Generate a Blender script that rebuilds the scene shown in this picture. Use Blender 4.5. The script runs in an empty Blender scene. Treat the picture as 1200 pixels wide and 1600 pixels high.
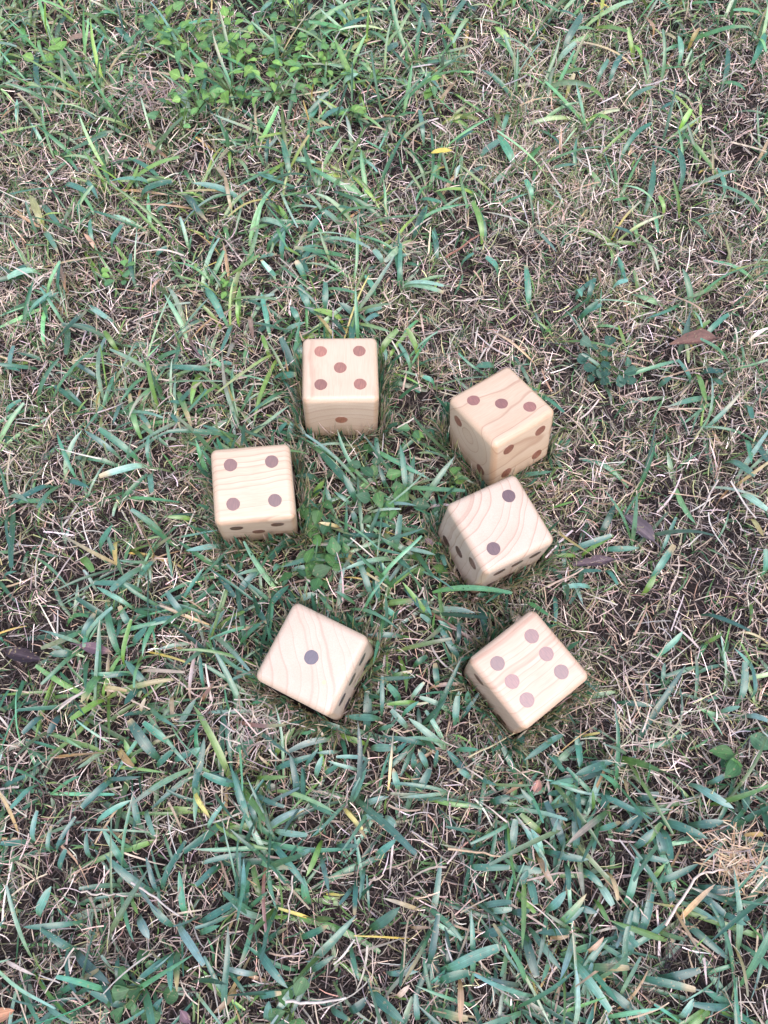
import bpy, math
import numpy as np
from mathutils import Matrix, Vector

scene = bpy.context.scene
COL = scene.collection
RAD = math.radians

# ------------------------------------------------------------------ camera
F_PX, CAM_H, PITCH, ROLL = 1265.4, 0.9091, RAD(68.653), RAD(-1.499)   # focal length for a 1200 x 1600 picture
fw = np.array([0, math.cos(PITCH), -math.sin(PITCH)])
rt0 = np.array([1.0, 0, 0]); up0 = np.cross(rt0, fw)
rt = math.cos(ROLL) * rt0 + math.sin(ROLL) * up0
up = -math.sin(ROLL) * rt0 + math.cos(ROLL) * up0
cam_d = bpy.data.cameras.new('camera')
cam = bpy.data.objects.new('camera', cam_d); COL.objects.link(cam)
cam_d.sensor_fit = 'VERTICAL'; cam_d.sensor_height = 24.0; cam_d.lens = 24.0 * F_PX / 1600.0
cam_d.clip_start = 0.01; cam_d.clip_end = 1000.0
cam.matrix_world = Matrix(((rt[0], up[0], -fw[0], 0), (rt[1], up[1], -fw[1], 0), (rt[2], up[2], -fw[2], CAM_H), (0, 0, 0, 1)))
scene.camera = cam

# ------------------------------------------------------------------ daylight
SUN_EL, SUN_AZ = RAD(68), RAD(155)               # high, veiled sun in a bright overcast
world = bpy.data.worlds.new('World'); scene.world = world; world.use_nodes = True
wn = world.node_tree.nodes; wl = world.node_tree.links; wn.clear()
sky = wn.new('ShaderNodeTexSky'); sky.sky_type = 'NISHITA'; sky.sun_disc = False
sky.sun_elevation = SUN_EL; sky.sun_rotation = SUN_AZ
sky.air_density = 1.0; sky.dust_density = 2.0; sky.ozone_density = 1.0
bg = wn.new('ShaderNodeBackground'); bg.inputs[1].default_value = 0.15
wo = wn.new('ShaderNodeOutputWorld')
wl.new(sky.outputs[0], bg.inputs[0]); wl.new(bg.outputs[0], wo.inputs[0])
sun_d = bpy.data.lights.new('sun', 'SUN'); sun_d.energy = 0.95; sun_d.angle = RAD(64); sun_d.color = (1.0, 0.895, 0.95)
sun = bpy.data.objects.new('sun', sun_d); COL.objects.link(sun)
sd = Vector((math.sin(SUN_AZ) * math.cos(SUN_EL), math.cos(SUN_AZ) * math.cos(SUN_EL), math.sin(SUN_EL)))
sun.rotation_euler = sd.to_track_quat('Z', 'Y').to_euler(); sun.location = (0, 0, 6)
vs = scene.view_settings
vs.view_transform = 'Standard'; vs.look = 'None'; vs.gamma = 1.0; vs.exposure = 1.7; vs.use_curve_mapping = False

# ------------------------------------------------------------------ helpers
rng = np.random.default_rng(7)

def pix(px, py, z=0.0):
    """ground point (at height z) that stands at this place of the photograph"""
    px = np.asarray(px, float); py = np.asarray(py, float)
    d = fw + ((px - 600) / F_PX)[..., None] * rt - ((py - 800) / F_PX)[..., None] * up
    t = (np.asarray(z) - CAM_H) / d[..., 2]
    return np.array([0, 0, CAM_H]) + t[..., None] * d

def to_pix(P):
    d = P - np.array([0, 0, CAM_H]); zz = np.maximum(d @ fw, 0.05)
    return 600 + F_PX * (d @ rt) / zz, 800 - F_PX * (d @ up) / zz

_g = np.random.default_rng(3)
_waves = [(_g.uniform(0, 6.28), s * _g.uniform(.8, 1.25), _g.uniform(0, 6.28), a) for s, a in
          ((9, .35), (13, .3), (21, .3), (34, .22), (55, .18), (80, .14), (120, .1), (9, .3), (30, .2), (70, .15))]

def noise2(x, y):
    r = 0
    for th, k, ph, a in _waves:
        r = r + a * np.sin(k * (x * math.cos(th) + y * math.sin(th)) + ph)
    return r

def ground_z(x, y):
    return -0.005 + 0.0042 * np.clip(noise2(x, y), -1.6, 0.9)

def mat(name):
    m = bpy.data.materials.new(name); m.use_nodes = True
    nt = m.node_tree; nt.nodes.clear()
    out = nt.nodes.new('ShaderNodeOutputMaterial'); p = nt.nodes.new('ShaderNodeBsdfPrincipled')
    nt.links.new(p.outputs[0], out.inputs[0])
    return m, nt, p, out

def N(nt, t, **kw):
    n = nt.nodes.new(t)
    for k, v in kw.items():
        setattr(n, k, v)
    return n

def math_n(nt, op, a, b=None, c=None):
    n = nt.nodes.new('ShaderNodeMath'); n.operation = op
    for i, v in enumerate((a, b, c)):
        if v is None: continue
        if isinstance(v, (int, float)): n.inputs[i].default_value = v
        else: nt.links.new(v, n.inputs[i])
    return n.outputs[0]

def ramp(nt, fac, stops):
    r = nt.nodes.new('ShaderNodeValToRGB'); e = r.color_ramp.elements
    while len(e) > 1: e.remove(e[-1])
    for i, (p, c) in enumerate(stops):
        el = e[0] if i == 0 else e.new(p)
        el.position = p; el.color = (*c, 1)
    nt.links.new(fac, r.inputs[0]); return r.outputs[0]

def mixc(nt, fac, a, b, mode='MIX'):
    n = nt.nodes.new('ShaderNodeMix'); n.data_type = 'RGBA'; n.blend_type = mode
    for sock, v in ((n.inputs[0], fac), (n.inputs[6], a), (n.inputs[7], b)):
        if isinstance(v, (int, float)): sock.default_value = v
        elif isinstance(v, tuple): sock.default_value = (*v, 1)
        else: nt.links.new(v, sock)
    return n.outputs[2]

def blade_material(name, rough, transl, veins, spec=0.5):
    """plant tissue: per-blade colour from the mesh, fine lengthwise veins, blotches, some light let through"""
    m, nt, p, out = mat(name)
    at = N(nt, 'ShaderNodeAttribute', attribute_name='Col')
    tc = N(nt, 'ShaderNodeTexCoord')
    nz = N(nt, 'ShaderNodeTexNoise'); nz.inputs['Scale'].default_value = 160; nz.inputs['Detail'].default_value = 3
    nt.links.new(tc.outputs['Object'], nz.inputs['Vector'])
    f = math_n(nt, 'MULTIPLY_ADD', nz.outputs[0], 0.9, 0.55)
    if veins:
        ac = N(nt, 'ShaderNodeAttribute', attribute_name='across')
        v = math_n(nt, 'MULTIPLY_ADD', math_n(nt, 'SINE', math_n(nt, 'MULTIPLY', ac.outputs['Fac'], 19.0)), 0.09, 0.96)
        mid = math_n(nt, 'LESS_THAN', math_n(nt, 'ABSOLUTE', ac.outputs['Fac']), 0.10)
        v = math_n(nt, 'ADD', v, math_n(nt, 'MULTIPLY', mid, 0.22))
        f = math_n(nt, 'MULTIPLY', f, v)
    vm = N(nt, 'ShaderNodeVectorMath', operation='SCALE')
    nt.links.new(at.outputs['Color'], vm.inputs[0]); nt.links.new(f, vm.inputs['Scale'])
    col = vm.outputs[0]
    if veins:      # small dead flecks
        fl = N(nt, 'ShaderNodeTexNoise'); fl.inputs['Scale'].default_value = 260; fl.inputs['Detail'].default_value = 2
        nt.links.new(tc.outputs['Object'], fl.inputs['Vector'])
        col = mixc(nt, math_n(nt, 'MULTIPLY', math_n(nt, 'GREATER_THAN', fl.outputs[0], .665), .6), col, (.30, .24, .13))
    nt.links.new(col, p.inputs['Base Color'])
    p.inputs['Roughness'].default_value = rough; p.inputs['Specular IOR Level'].default_value = spec
    if transl:
        tr = N(nt, 'ShaderNodeBsdfTranslucent'); nt.links.new(col, tr.inputs[0])
        mx = N(nt, 'ShaderNodeMixShader'); mx.inputs[0].default_value = transl
        nt.links.new(p.outputs[0], mx.inputs[1]); nt.links.new(tr.outputs[0], mx.inputs[2])
        nt.links.new(mx.outputs[0], out.inputs[0])
    return m

def mesh_from(name, V, Fq, material, cols=None, across=None, smooth=True):
    """V (n,3), Fq (m,4) quads"""
    me = bpy.data.meshes.new(name)
    V = np.ascontiguousarray(V, np.float32); Fq = np.ascontiguousarray(Fq, np.int32)
    m, k = Fq.shape
    me.vertices.add(len(V)); me.vertices.foreach_set('co', V.ravel())
    me.loops.add(m * k); me.loops.foreach_set('vertex_index', Fq.ravel())
    me.polygons.add(m); me.polygons.foreach_set('loop_start', np.arange(0, m * k, k, dtype=np.int32))
    me.polygons.foreach_set('loop_total', np.full(m, k, np.int32))
    me.polygons.foreach_set('use_smooth', np.full(m, smooth, bool))
    if cols is not None:
        a = me.attributes.new('Col', 'FLOAT_COLOR', 'POINT')
        c4 = np.ones((len(V), 4), np.float32); c4[:, :3] = cols; a.data.foreach_set('color', c4.ravel())
    if across is not None:
        a = me.attributes.new('across', 'FLOAT', 'POINT'); a.data.foreach_set('value', np.ascontiguousarray(across, np.float32))
    me.update(calc_edges=True); me.validate()
    if material: me.materials.append(material)
    return me

def link(name, data, parent=None, loc=None, label=None, cat=None, group=None, kind=None):
    o = bpy.data.objects.new(name, data); COL.objects.link(o)
    if parent: o.parent = parent
    if loc is not None: o.location = loc
    for k, v in (('label', label), ('category', cat), ('group', group), ('kind', kind)):
        if v: o[k] = v
    return o

# ------------------------------------------------------------------ dice places (centre x, y, yaw, tilt x, tilt y, dz)
S = 0.089; HS = S / 2
DICE = {
    'five':  (-0.0486, 0.5020, 0.55, -1.75, 2.35, -.0002),
    'four':  (-0.1479, 0.3640, 5.19, 5.48, 3.88, -.001),
    'three': (0.1402, 0.4413, 32.70, -11.38, 3.59, .0008),
    'two':   (0.1224, 0.3052, 25.51, 2.25, 4.35, .0012),
    'one':   (-0.0749, 0.1666, -28.02, 4.51, -1.88, -.0008),
    'six':   (0.1425, 0.1492, 35.97, 1.55, -.87, -.0001),
}
DMAT = {}
for k, (x, y, a, tx, ty, dz) in DICE.items():
    R = Matrix.Rotation(RAD(a), 4, 'Z') @ Matrix.Rotation(RAD(tx), 4, 'X') @ Matrix.Rotation(RAD(ty), 4, 'Y')
    DMAT[k] = Matrix.Translation((x, y, HS + dz)) @ R

def in_dice(P, pad=0.003):
    """P (...,3) -> True where the point lies inside a die"""
    hit = np.zeros(P.shape[:-1], bool)
    for M in DMAT.values():
        Mi = np.array(M.inverted())
        L = P @ Mi[:3, :3].T + Mi[:3, 3]
        hit |= (np.abs(L) < HS + pad).all(-1)
    return hit

# ------------------------------------------------------------------ ground: one sheet to the horizon
def axis(a, b, step, far):
    c = list(np.arange(a, b + 1e-6, step)); s = step
    while c[-1] < far: s *= 1.35; c.append(c[-1] + s)
    s = step
    while c[0] > -far: s *= 1.35; c.insert(0, c[0] - s)
    return np.array(c)
gx = axis(-1.0, 1.0, 0.012, 250); gy = axis(-0.6, 1.7, 0.012, 250)
GX, GY = np.meshgrid(gx, gy)
near = ((np.abs(GX) < 1.2) & (GY > -.8) & (GY < 1.9))
GZ = np.where(near, ground_z(GX, GY), -0.006)
GZ += np.where(near, rng.normal(0, .0012, GX.shape), 0)
idx = np.arange(GX.size).reshape(GX.shape)
gq = np.stack([idx[:-1, :-1], idx[:-1, 1:], idx[1:, 1:], idx[1:, :-1]], -1).reshape(-1, 4)
m, nt, p, out = mat('soil')
tc = N(nt, 'ShaderNodeTexCoord')
n1 = N(nt, 'ShaderNodeTexNoise'); n1.inputs['Scale'].default_value = 55; n1.inputs['Detail'].default_value = 8; n1.inputs['Roughness'].default_value = .7
n2 = N(nt, 'ShaderNodeTexNoise'); n2.inputs['Scale'].default_value = 420; n2.inputs['Detail'].default_value = 4
for n in (n1, n2): nt.links.new(tc.outputs['Object'], n.inputs['Vector'])
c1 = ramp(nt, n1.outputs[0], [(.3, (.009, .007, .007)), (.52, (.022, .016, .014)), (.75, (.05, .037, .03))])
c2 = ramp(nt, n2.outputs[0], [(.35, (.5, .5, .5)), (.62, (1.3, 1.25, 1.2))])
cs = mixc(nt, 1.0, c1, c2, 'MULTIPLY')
# farther off the lawn is too small to tell its blades apart
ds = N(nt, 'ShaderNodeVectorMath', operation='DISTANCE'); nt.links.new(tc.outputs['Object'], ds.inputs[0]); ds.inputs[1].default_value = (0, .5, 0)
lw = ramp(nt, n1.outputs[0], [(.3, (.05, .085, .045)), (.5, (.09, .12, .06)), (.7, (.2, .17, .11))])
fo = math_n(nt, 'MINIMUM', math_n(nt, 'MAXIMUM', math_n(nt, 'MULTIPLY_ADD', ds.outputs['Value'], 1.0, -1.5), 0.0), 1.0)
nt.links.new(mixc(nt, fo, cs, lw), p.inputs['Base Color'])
p.inputs['Roughness'].default_value = .95; p.inputs['Specular IOR Level'].default_value = .2
bp = N(nt, 'ShaderNodeBump'); bp.inputs['Strength'].default_value = .8; bp.inputs['Distance'].default_value = .003
nt.links.new(n2.outputs[0], bp.inputs['Height']); nt.links.new(bp.outputs[0], p.inputs['Normal'])
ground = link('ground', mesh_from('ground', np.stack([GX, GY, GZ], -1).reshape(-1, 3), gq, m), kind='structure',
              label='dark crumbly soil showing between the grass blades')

# ------------------------------------------------------------------ ribbons: every blade and straw is a bent strip
def ribbons(root, head, elev, length, width, bend, curl, K=6, cross=2, fold=0.0, tw0=0.0, tw1=0.0,
            prof='blade', wig=0.0, minz=0.001, r=rng):
    n = len(root); t = np.linspace(0, 1, K + 1)
    if prof == 'cut':
        t = np.concatenate([np.linspace(0, .97, K), [1.0]])
    el = elev[:, None] + bend[:, None] * t
    hd = head[:, None] + curl[:, None] * t
    if wig:
        hd = hd + np.cumsum(r.normal(0, wig, (n, K + 1)), 1); el = el + np.cumsum(r.normal(0, wig * .6, (n, K + 1)), 1)
    T = np.stack([np.cos(el) * np.cos(hd), np.cos(el) * np.sin(hd), np.sin(el)], -1)
    dt = np.diff(t)[None, :, None] * length[:, None, None]
    C = np.concatenate([np.zeros((n, 1, 3)), np.cumsum((T[:, :-1] + T[:, 1:]) / 2 * dt, 1)], 1) + root[:, None, :]
    gz = ground_z(C[..., 0], C[..., 1]) + minz
    C[..., 2] = np.maximum(C[..., 2], gz)
    side = np.stack([-np.sin(hd), np.cos(hd), np.zeros_like(hd)], -1)
    nrm = np.cross(T, side)
    tw = (tw0 + (np.asarray(tw1) - tw0) * 1.0)
    tw = np.broadcast_to(np.asarray(tw0, float).reshape(-1, 1), (n, 1)) * (1 - t) + np.broadcast_to(np.asarray(tw1, float).reshape(-1, 1), (n, 1)) * t
    ct, st = np.cos(tw)[..., None], np.sin(tw)[..., None]
    side, nrm = side * ct + nrm * st, nrm * ct - side * st
    if prof == 'cut':      # mown: blunt square end
        w = np.interp(t, [0, .12, .35, .7, .97, 1], [.42, .7, 1, .95, .66, .50])
    elif prof == 'point':
        w = np.interp(t, [0, .15, .4, .75, .92, 1], [.42, .72, 1, .8, .4, .06])
    elif prof == 'straw':
        w = np.interp(t, [0, .5, 1], [1, .9, .6])
    else:
        w = np.interp(t, [0, .3, .8, 1], [.7, 1, .7, .1])
    w = w[None, :] * width[:, None]
    if cross == 2:
        V = np.stack([C - side * w[..., None] / 2, C + side * w[..., None] / 2], 2)
        ac = np.array([-1., 1.])
    else:
        dn = nrm * (fold * w)[..., None]
        V = np.stack([C - side * w[..., None] / 2, C - dn, C + side * w[..., None] / 2], 2)
        ac = np.array([-1., 0, 1.])
    X = cross
    base = (np.arange(n) * (K + 1) * X)[:, None, None]
    a = base + np.arange(K)[None, :, None] * X + np.arange(X - 1)[None, None, :]
    q = np.stack([a, a + 1, a + 1 + X, a + X], -1).reshape(-1, 4)
    across = np.broadcast_to(ac, (n, K + 1, X)).reshape(-1)
    return V, q, across, C, t

def vary(base, n, s=.18, hs=.06, r=rng):
    b = np.broadcast_to(np.asarray(base, float), (n, 3))
    return b * np.exp(r.normal(0, s, (n, 1))) * np.exp(r.normal(0, hs, (n, 3)))

def pick(colors, wts, n, r=rng):
    c = np.array(colors, float); w = np.array(wts, float); w /= w.sum()
    return c[r.choice(len(c), n, p=w)]

class Heap:
    def __init__(s): s.V = []; s.Q = []; s.C = []; s.A = []; s.n = 0
    def add(s, V, q, ac, col):
        V = V.reshape(-1, 3); s.V.append(V); s.Q.append(q + s.n); s.n += len(V)
        s.C.append(col.reshape(-1, 3)); s.A.append(ac)
    def build(s, name, material, **kw):
        return link(name, mesh_from(name, np.concatenate(s.V), np.concatenate(s.Q), material, np.concatenate(s.C), np.concatenate(s.A)), **kw)

def keep(sel, *arrs): return [a[sel] if isinstance(a, np.ndarray) and a.ndim and len(a) == len(sel) else a for a in arrs]

def make(heap, root, head, elev, length, width, bend, curl, c0, c1, K, cross, pad=.002, tipcol=None, tipw=None, **kw):
    """ribbons with colours root->tip; those that would run into a die are left out"""
    V, q, ac, C, t = ribbons(root, head, elev, length, width, bend, curl, K, cross, **kw)
    bad = in_dice(C, .0006).any(1) | in_dice(V.reshape(len(root), -1, 3), .0002).any(1)
    if bad.any():
        ok = ~bad; n = len(root)
        V = V[ok]; per = (K + 1) * cross
        q = q.reshape(n, -1, 4)[:ok.sum()].reshape(-1, 4)
        ac = ac.reshape(n, per)[:ok.sum()].reshape(-1)
        c0 = c0[ok]; c1 = c1[ok]
        if tipcol is not None: tipcol = tipcol[ok]; tipw = tipw[ok]
    col = c0[:, None, :] * (1 - t)[None, :, None] + c1[:, None, :] * t[None, :, None]
    if tipcol is not None:     # dying tip: colour runs in from the end
        f = np.clip((t[None, :] - (1 - tipw[:, None])) / .12 + .0, 0, 1)[..., None]
        col = col * (1 - f) + tipcol[:, None, :] * f
    col = np.repeat(col[:, :, None, :], cross, 2)
    heap.add(V, q, ac, col)

# ------------------------------------------------------------------ how the lawn is grown (read off the photograph, 100 px cells)
GREEN = np.array([[int(c) for c in r] for r in (
    '655356655443', '654655544334', '444455543344', '444354443333', '443553343223', '344566222244',
    '334466322224', '344476553422', '345566545323', '555666654113', '566556653224', '466357645333',
    '455465447754', '345454358853', '344454468744', '344466567655')], float)
GREEN[1:12, 7:] *= .62; GREEN[0:4, :7] *= 1.3; GREEN[0, 7:] *= 1.2; GREEN = np.minimum(GREEN, 9.0); GREEN[2:9, :3] *= .8; GREEN[11:, 8:10] *= 1.1
DARK = [(500, 25, 90, 1.), (400, 30, 60, .7), (100, 640, 70, .6), (165, 1320, 70, .9), (245, 1340, 60, .9), (975, 985, 60, 1.), (1080, 1010, 50, .7),
        (1175, 230, 50, .7), (640, 640, 50, .9), (560, 1370, 60, .6), (660, 1060, 28, 1.), (300, 640, 40, .5), (960, 400, 40, .5), (735, 480, 60, .6),
        (200, 900, 60, .6), (1150, 1520, 50, .6), (30, 640, 60, .5), (720, 1330, 60, .4), (840, 980, 40, .6), (80, 1020, 60, .6), (640, 690, 60, .6)]

def green_at(P):
    px, py = to_pix(P)
    gx_, gy_ = np.clip(px / 100 - .5, 0, 10.999), np.clip(py / 100 - .5, 0, 14.999)
    i, j = gx_.astype(int), gy_.astype(int); u, v = gx_ - i, gy_ - j
    g = GREEN[j, i] * (1 - u) * (1 - v) + GREEN[j, i + 1] * u * (1 - v) + GREEN[j + 1, i] * (1 - u) * v + GREEN[j + 1, i + 1] * u * v
    return g / 9.0

def dark_at(P):
    px, py = to_pix(P); d = np.zeros(len(P))
    for x, y, s, a in DARK: d = np.maximum(d, .72 * a * np.exp(-((px - x) ** 2 + (py - y) ** 2) / (2 * s * s) * 1.4))
    return d

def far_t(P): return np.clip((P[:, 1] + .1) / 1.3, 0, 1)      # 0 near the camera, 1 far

X0, X1, Y0, Y1 = -0.95, 0.95, -0.5, 1.6
def scatter(per_m2, r=rng):
    n = int(per_m2 * (X1 - X0) * (Y1 - Y0))
    P = np.stack([r.uniform(X0, X1, n), r.uniform(Y0, Y1, n), np.zeros(n)], -1)
    lim = .50 + .22 * np.clip(P[:, 1] + .2, 0, 2) + .12       # frame plus a margin on each side
    P = P[np.abs(P[:, 0]) < lim]
    P[:, 2] = ground_z(P[:, 0], P[:, 1]); return P

M_BLADE = blade_material('grass_blade', .30, .30, True, .8)
M_FINE = blade_material('fine_grass', .55, .38, False, .4)
M_STRAW = blade_material('straw', .7, .18, False, .3)

TAN = [(.36, .285, .21), (.43, .355, .275), (.29, .235, .175), (.34, .285, .235), (.50, .43, .37), (.30, .20, .135), (.17, .13, .10), (.24, .235, .11)]
TANW = [3, 2.4, 3, 3, 1.0, 1.2, 3, 2]
GRN = [(.058, .158, .095), (.046, .132, .088), (.086, .188, .128), (.118, .215, .070), (.095, .175, .058), (.15, .225, .13)]
GRNW = [4, 4, 3, 1.3, 1.2, 1]

# --- thatch: dead stems lying in a mat, three depths
th = Heap()
P = scatter(25000); d = dark_at(P); P = P[rng.random(len(P)) > .55 * d]; n = len(P)
P[:, 2] += rng.uniform(0, .006, n)
c = vary(pick([(.068, .048, .041), (.04, .029, .025), (.11, .08, .064), (.027, .02, .018)], [3, 3, 2, 2], n), n, .3)  # bottom layer of dead stems, darkened to paint in shade between blades
make(th, P, rng.uniform(0, 6.28, n), rng.normal(.05, .15, n), rng.uniform(.012, .05, n), rng.uniform(.0005, .0016, n),
     rng.normal(-.1, .4, n), rng.normal(0, .9, n), c, c * .9, 3, 2, prof='straw', wig=.18, tw0=rng.normal(0, .6, n), tw1=rng.normal(0, .6, n))
P = scatter(36000); d = dark_at(P); g = green_at(P)
cl_ = np.clip(.88 + .42 * noise2(P[:, 0] * 2.1 + 7, P[:, 1] * 2.1 - 2), .35, 1.0)
P = P[rng.random(len(P)) < (1 - .9 * d) * (1.1 - .5 * g) * cl_]; n = len(P)
P[:, 2] += rng.uniform(.002, .014, n)
c = vary(pick(TAN, TANW, n), n, .42, .05) * np.array([1.14, 1.08, 1.12]) * (1 + .3 * far_t(P))[:, None]  # strands get paler with distance: hazy brightness put into their colour
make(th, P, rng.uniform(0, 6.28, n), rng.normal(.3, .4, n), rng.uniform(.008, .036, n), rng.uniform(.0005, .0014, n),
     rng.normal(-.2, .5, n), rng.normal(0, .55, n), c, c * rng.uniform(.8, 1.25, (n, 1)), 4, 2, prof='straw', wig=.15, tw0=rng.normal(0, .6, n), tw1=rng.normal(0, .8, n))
P = scatter(1000); d = dark_at(P); P = P[rng.random(len(P)) > .6 * d]; n = len(P)
P[:, 2] += rng.uniform(.006, .02, n)
c = vary(pick([(.46, .38, .31), (.42, .32, .23), (.50, .43, .37), (.38, .26, .17)], [3, 3, 1.2, 1], n), n, .2, .04)
make(th, P, rng.uniform(0, 6.28, n), rng.normal(.15, .25, n), rng.uniform(.02, .065, n), rng.uniform(.0010, .0026, n),
     rng.normal(-.2, .3, n), rng.normal(0, .35, n), c, c, 5, 2, prof='straw', wig=.08, tw0=rng.normal(0, .5, n), tw1=rng.normal(0, .7, n))
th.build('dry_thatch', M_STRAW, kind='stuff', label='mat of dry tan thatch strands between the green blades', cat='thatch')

# --- fine tufts: thin upright half-dry grass, the fuzzy patches
fg = Heap()
P = scatter(3400); g = green_at(P); d = dark_at(P); f = far_t(P)
w = np.clip(1.05 - 1.5 * g + .25 * f, .06, 1) * (1 - .9 * d) * np.clip(.55 + .55 * noise2(P[:, 0] * 1.3 + 3, P[:, 1] * 1.3), .15, 1.3)
P = P[rng.random(len(P)) < w]; nb = 20; n = len(P) * nb
ctr = np.repeat(P, nb, 0); root = ctr + np.concatenate([rng.normal(0, .006, (n, 2)), np.zeros((n, 1))], 1)
tcol = pick([(.28, .26, .13), (.37, .31, .215), (.18, .23, .09), (.44, .37, .285), (.12, .20, .09)], [3, 4, 1.8, 3, 1.4], len(P))
c = vary(np.repeat(tcol, nb, 0), n, .3, .08) * (1 + .55 * np.repeat(far_t(P), nb))[:, None]  # far tufts lightened, the bright haze there is painted in
mixg = (rng.random(n) < .22)[:, None]; c = np.where(mixg, vary((.14, .23, .075), n, .25), c)
lean = np.repeat(rng.uniform(0, 6.28, len(P)), nb); hd = np.where(rng.random(n) < .45, lean + rng.normal(0, .6, n), rng.uniform(0, 6.28, n))
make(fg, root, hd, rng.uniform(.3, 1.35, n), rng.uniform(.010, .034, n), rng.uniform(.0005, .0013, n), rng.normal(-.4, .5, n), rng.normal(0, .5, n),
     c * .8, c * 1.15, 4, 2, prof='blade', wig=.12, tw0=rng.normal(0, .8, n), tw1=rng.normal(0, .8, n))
# single short green shoots everywhere
P = scatter(5200); d = dark_at(P); g = green_at(P); P = P[rng.random(len(P)) < (1 - .85 * d) * (.45 + .4 * g + .25 * far_t(P))]; n = len(P)
c = vary(pick([(.09, .19, .07), (.14, .24, .07), (.06, .145, .07), (.18, .24, .10)], [3, 2.5, 2.5, 1.5], n), n, .25, .07)
make(fg, P, rng.uniform(0, 6.28, n), rng.uniform(.2, 1.2, n), rng.uniform(.012, .042, n), rng.uniform(.0012, .0032, n), rng.normal(-.7, .5, n), rng.normal(0, .6, n),
     c, c * 1.1, 5, 2, prof='blade', wig=.06, tw0=rng.normal(0, .5, n), tw1=rng.normal(0, .6, n))
# grass standing close round every die, leaning along it or away from it
for M in DMAT.values():
    n = 1500
    s_ = rng.uniform(-HS - .008, HS + .008, n); o_ = HS + .0008 + rng.exponential(.005, n); fc = rng.integers(0, 4, n)
    lx = np.where(fc == 0, s_, np.where(fc == 1, s_, np.where(fc == 2, o_, -o_))); ly = np.where(fc == 0, o_, np.where(fc == 1, -o_, s_))
    e_ = M.to_euler().z; ca, sa = math.cos(e_), math.sin(e_)
    outd = np.array([math.pi / 2, -math.pi / 2, 0, math.pi])[fc] + e_
    P = np.stack([M[0][3] + ca * lx - sa * ly, M[1][3] + sa * lx + ca * ly, np.zeros(n)], -1); P[:, 2] = ground_z(P[:, 0], P[:, 1]) + rng.uniform(0, .012, n)
    hd = outd + rng.normal(0, 1.0, n); upr = rng.random(n) < .6
    c = vary(pick([(.09, .18, .07), (.06, .135, .07), (.35, .28, .2), (.27, .25, .12), (.42, .34, .26)], [1.6, 1.6, 3.5, 3, 2], n), n, .25, .07)
    wide = rng.random(n) < .05
    c = np.where(wide[:, None], vary((.055, .155, .085), n, .2), c)
    make(fg, P, hd, np.where(upr, rng.uniform(1.15, 1.5, n), rng.uniform(.35, 1.3, n)), np.where(wide, rng.uniform(.025, .05, n), np.where(upr, rng.uniform(.018, .048, n), rng.uniform(.010, .032, n))), np.where(wide, rng.uniform(.004, .006, n), rng.uniform(.0007, .0022, n)),
         np.where(upr, rng.normal(-.1, .3, n), rng.normal(-.6, .5, n)), rng.normal(0, .6, n), c * .9, c * 1.1, 5, 2, prof='blade', wig=.1, tw0=rng.normal(0, .6, n), tw1=rng.normal(0, .6, n))
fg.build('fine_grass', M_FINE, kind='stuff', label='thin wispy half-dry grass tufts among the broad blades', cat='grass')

# --- broad-bladed lawn grass: crowns with a few strap-shaped blades, mown blunt
bgr = Heap()
def broad(P, per, heap, scale=1.0, lo=.0):
    m_ = len(P); nb = rng.integers(per[0], per[1] + 1, m_)
    I = np.repeat(np.arange(m_), nb); n = len(I); f = far_t(P)[I]
    main = rng.uniform(0, 6.28, m_)
    hd = main[I] + rng.choice([0, math.pi], n) + rng.normal(0, .65, n)
    root = P[I] + np.concatenate([rng.normal(0, .005, (n, 2)), rng.uniform(.001, .008, (n, 1)) + lo], 1)
    L = np.clip(rng.normal(.064, .024, n), .015, .12) * scale
    W = np.clip(rng.normal(.0049, .0014, n), .0022, .0085) * scale
    pc = pick(GRN, GRNW, m_)[I]; c = vary(pc, n, .34, .07); c = np.where((rng.random(n) < .16)[:, None], vary((.17, .28, .225), n, .2, .05), c)  # pale blue-green share has sky gloss painted in as blade colour
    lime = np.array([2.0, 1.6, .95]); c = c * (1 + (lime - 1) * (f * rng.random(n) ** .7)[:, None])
    tip = c * .45 + .55 * vary(pick([(.40, .31, .17), (.38, .33, .24), (.34, .22, .11)], [2, 3, 1], n), n, .2)
    tip = np.clip(tip, 0, .6)
    tw = np.where(rng.random(n) < .14, rng.uniform(.05, .6, n), .03)
    dead = rng.random(n) < .08
    c = np.where(dead[:, None], vary(pick([(.42, .32, .2), (.35, .24, .13), (.45, .36, .12), (.2, .11, .09)], [3, 2, 1.2, 1], n), n, .2), c)
    W = np.where(dead, W * .7, W)
    el = np.clip(rng.normal(.62, .36, n), .05, 1.4); bd = -np.clip(rng.normal(.8, .45, n), -.2, 1.9)
    cut = rng.random(n) < .4
    for s_, pr in ((cut, 'cut'), (~cut, 'point')):
        k = s_.sum()
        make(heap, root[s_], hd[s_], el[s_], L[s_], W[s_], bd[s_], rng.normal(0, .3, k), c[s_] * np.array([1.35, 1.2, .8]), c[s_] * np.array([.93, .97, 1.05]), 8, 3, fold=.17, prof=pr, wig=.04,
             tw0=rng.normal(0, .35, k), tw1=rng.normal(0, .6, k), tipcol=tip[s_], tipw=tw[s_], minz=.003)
P = scatter(1180); g = green_at(P); P = P[rng.random(len(P)) < g ** 1.25 * 1.1 * (1 - .8 * dark_at(P))]
broad(P, (3, 5), bgr)
P = scatter(800); g = green_at(P); P = P[rng.random(len(P)) < .05 + g ** 1.2]
broad(P, (1, 3), bgr, .72)

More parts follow.
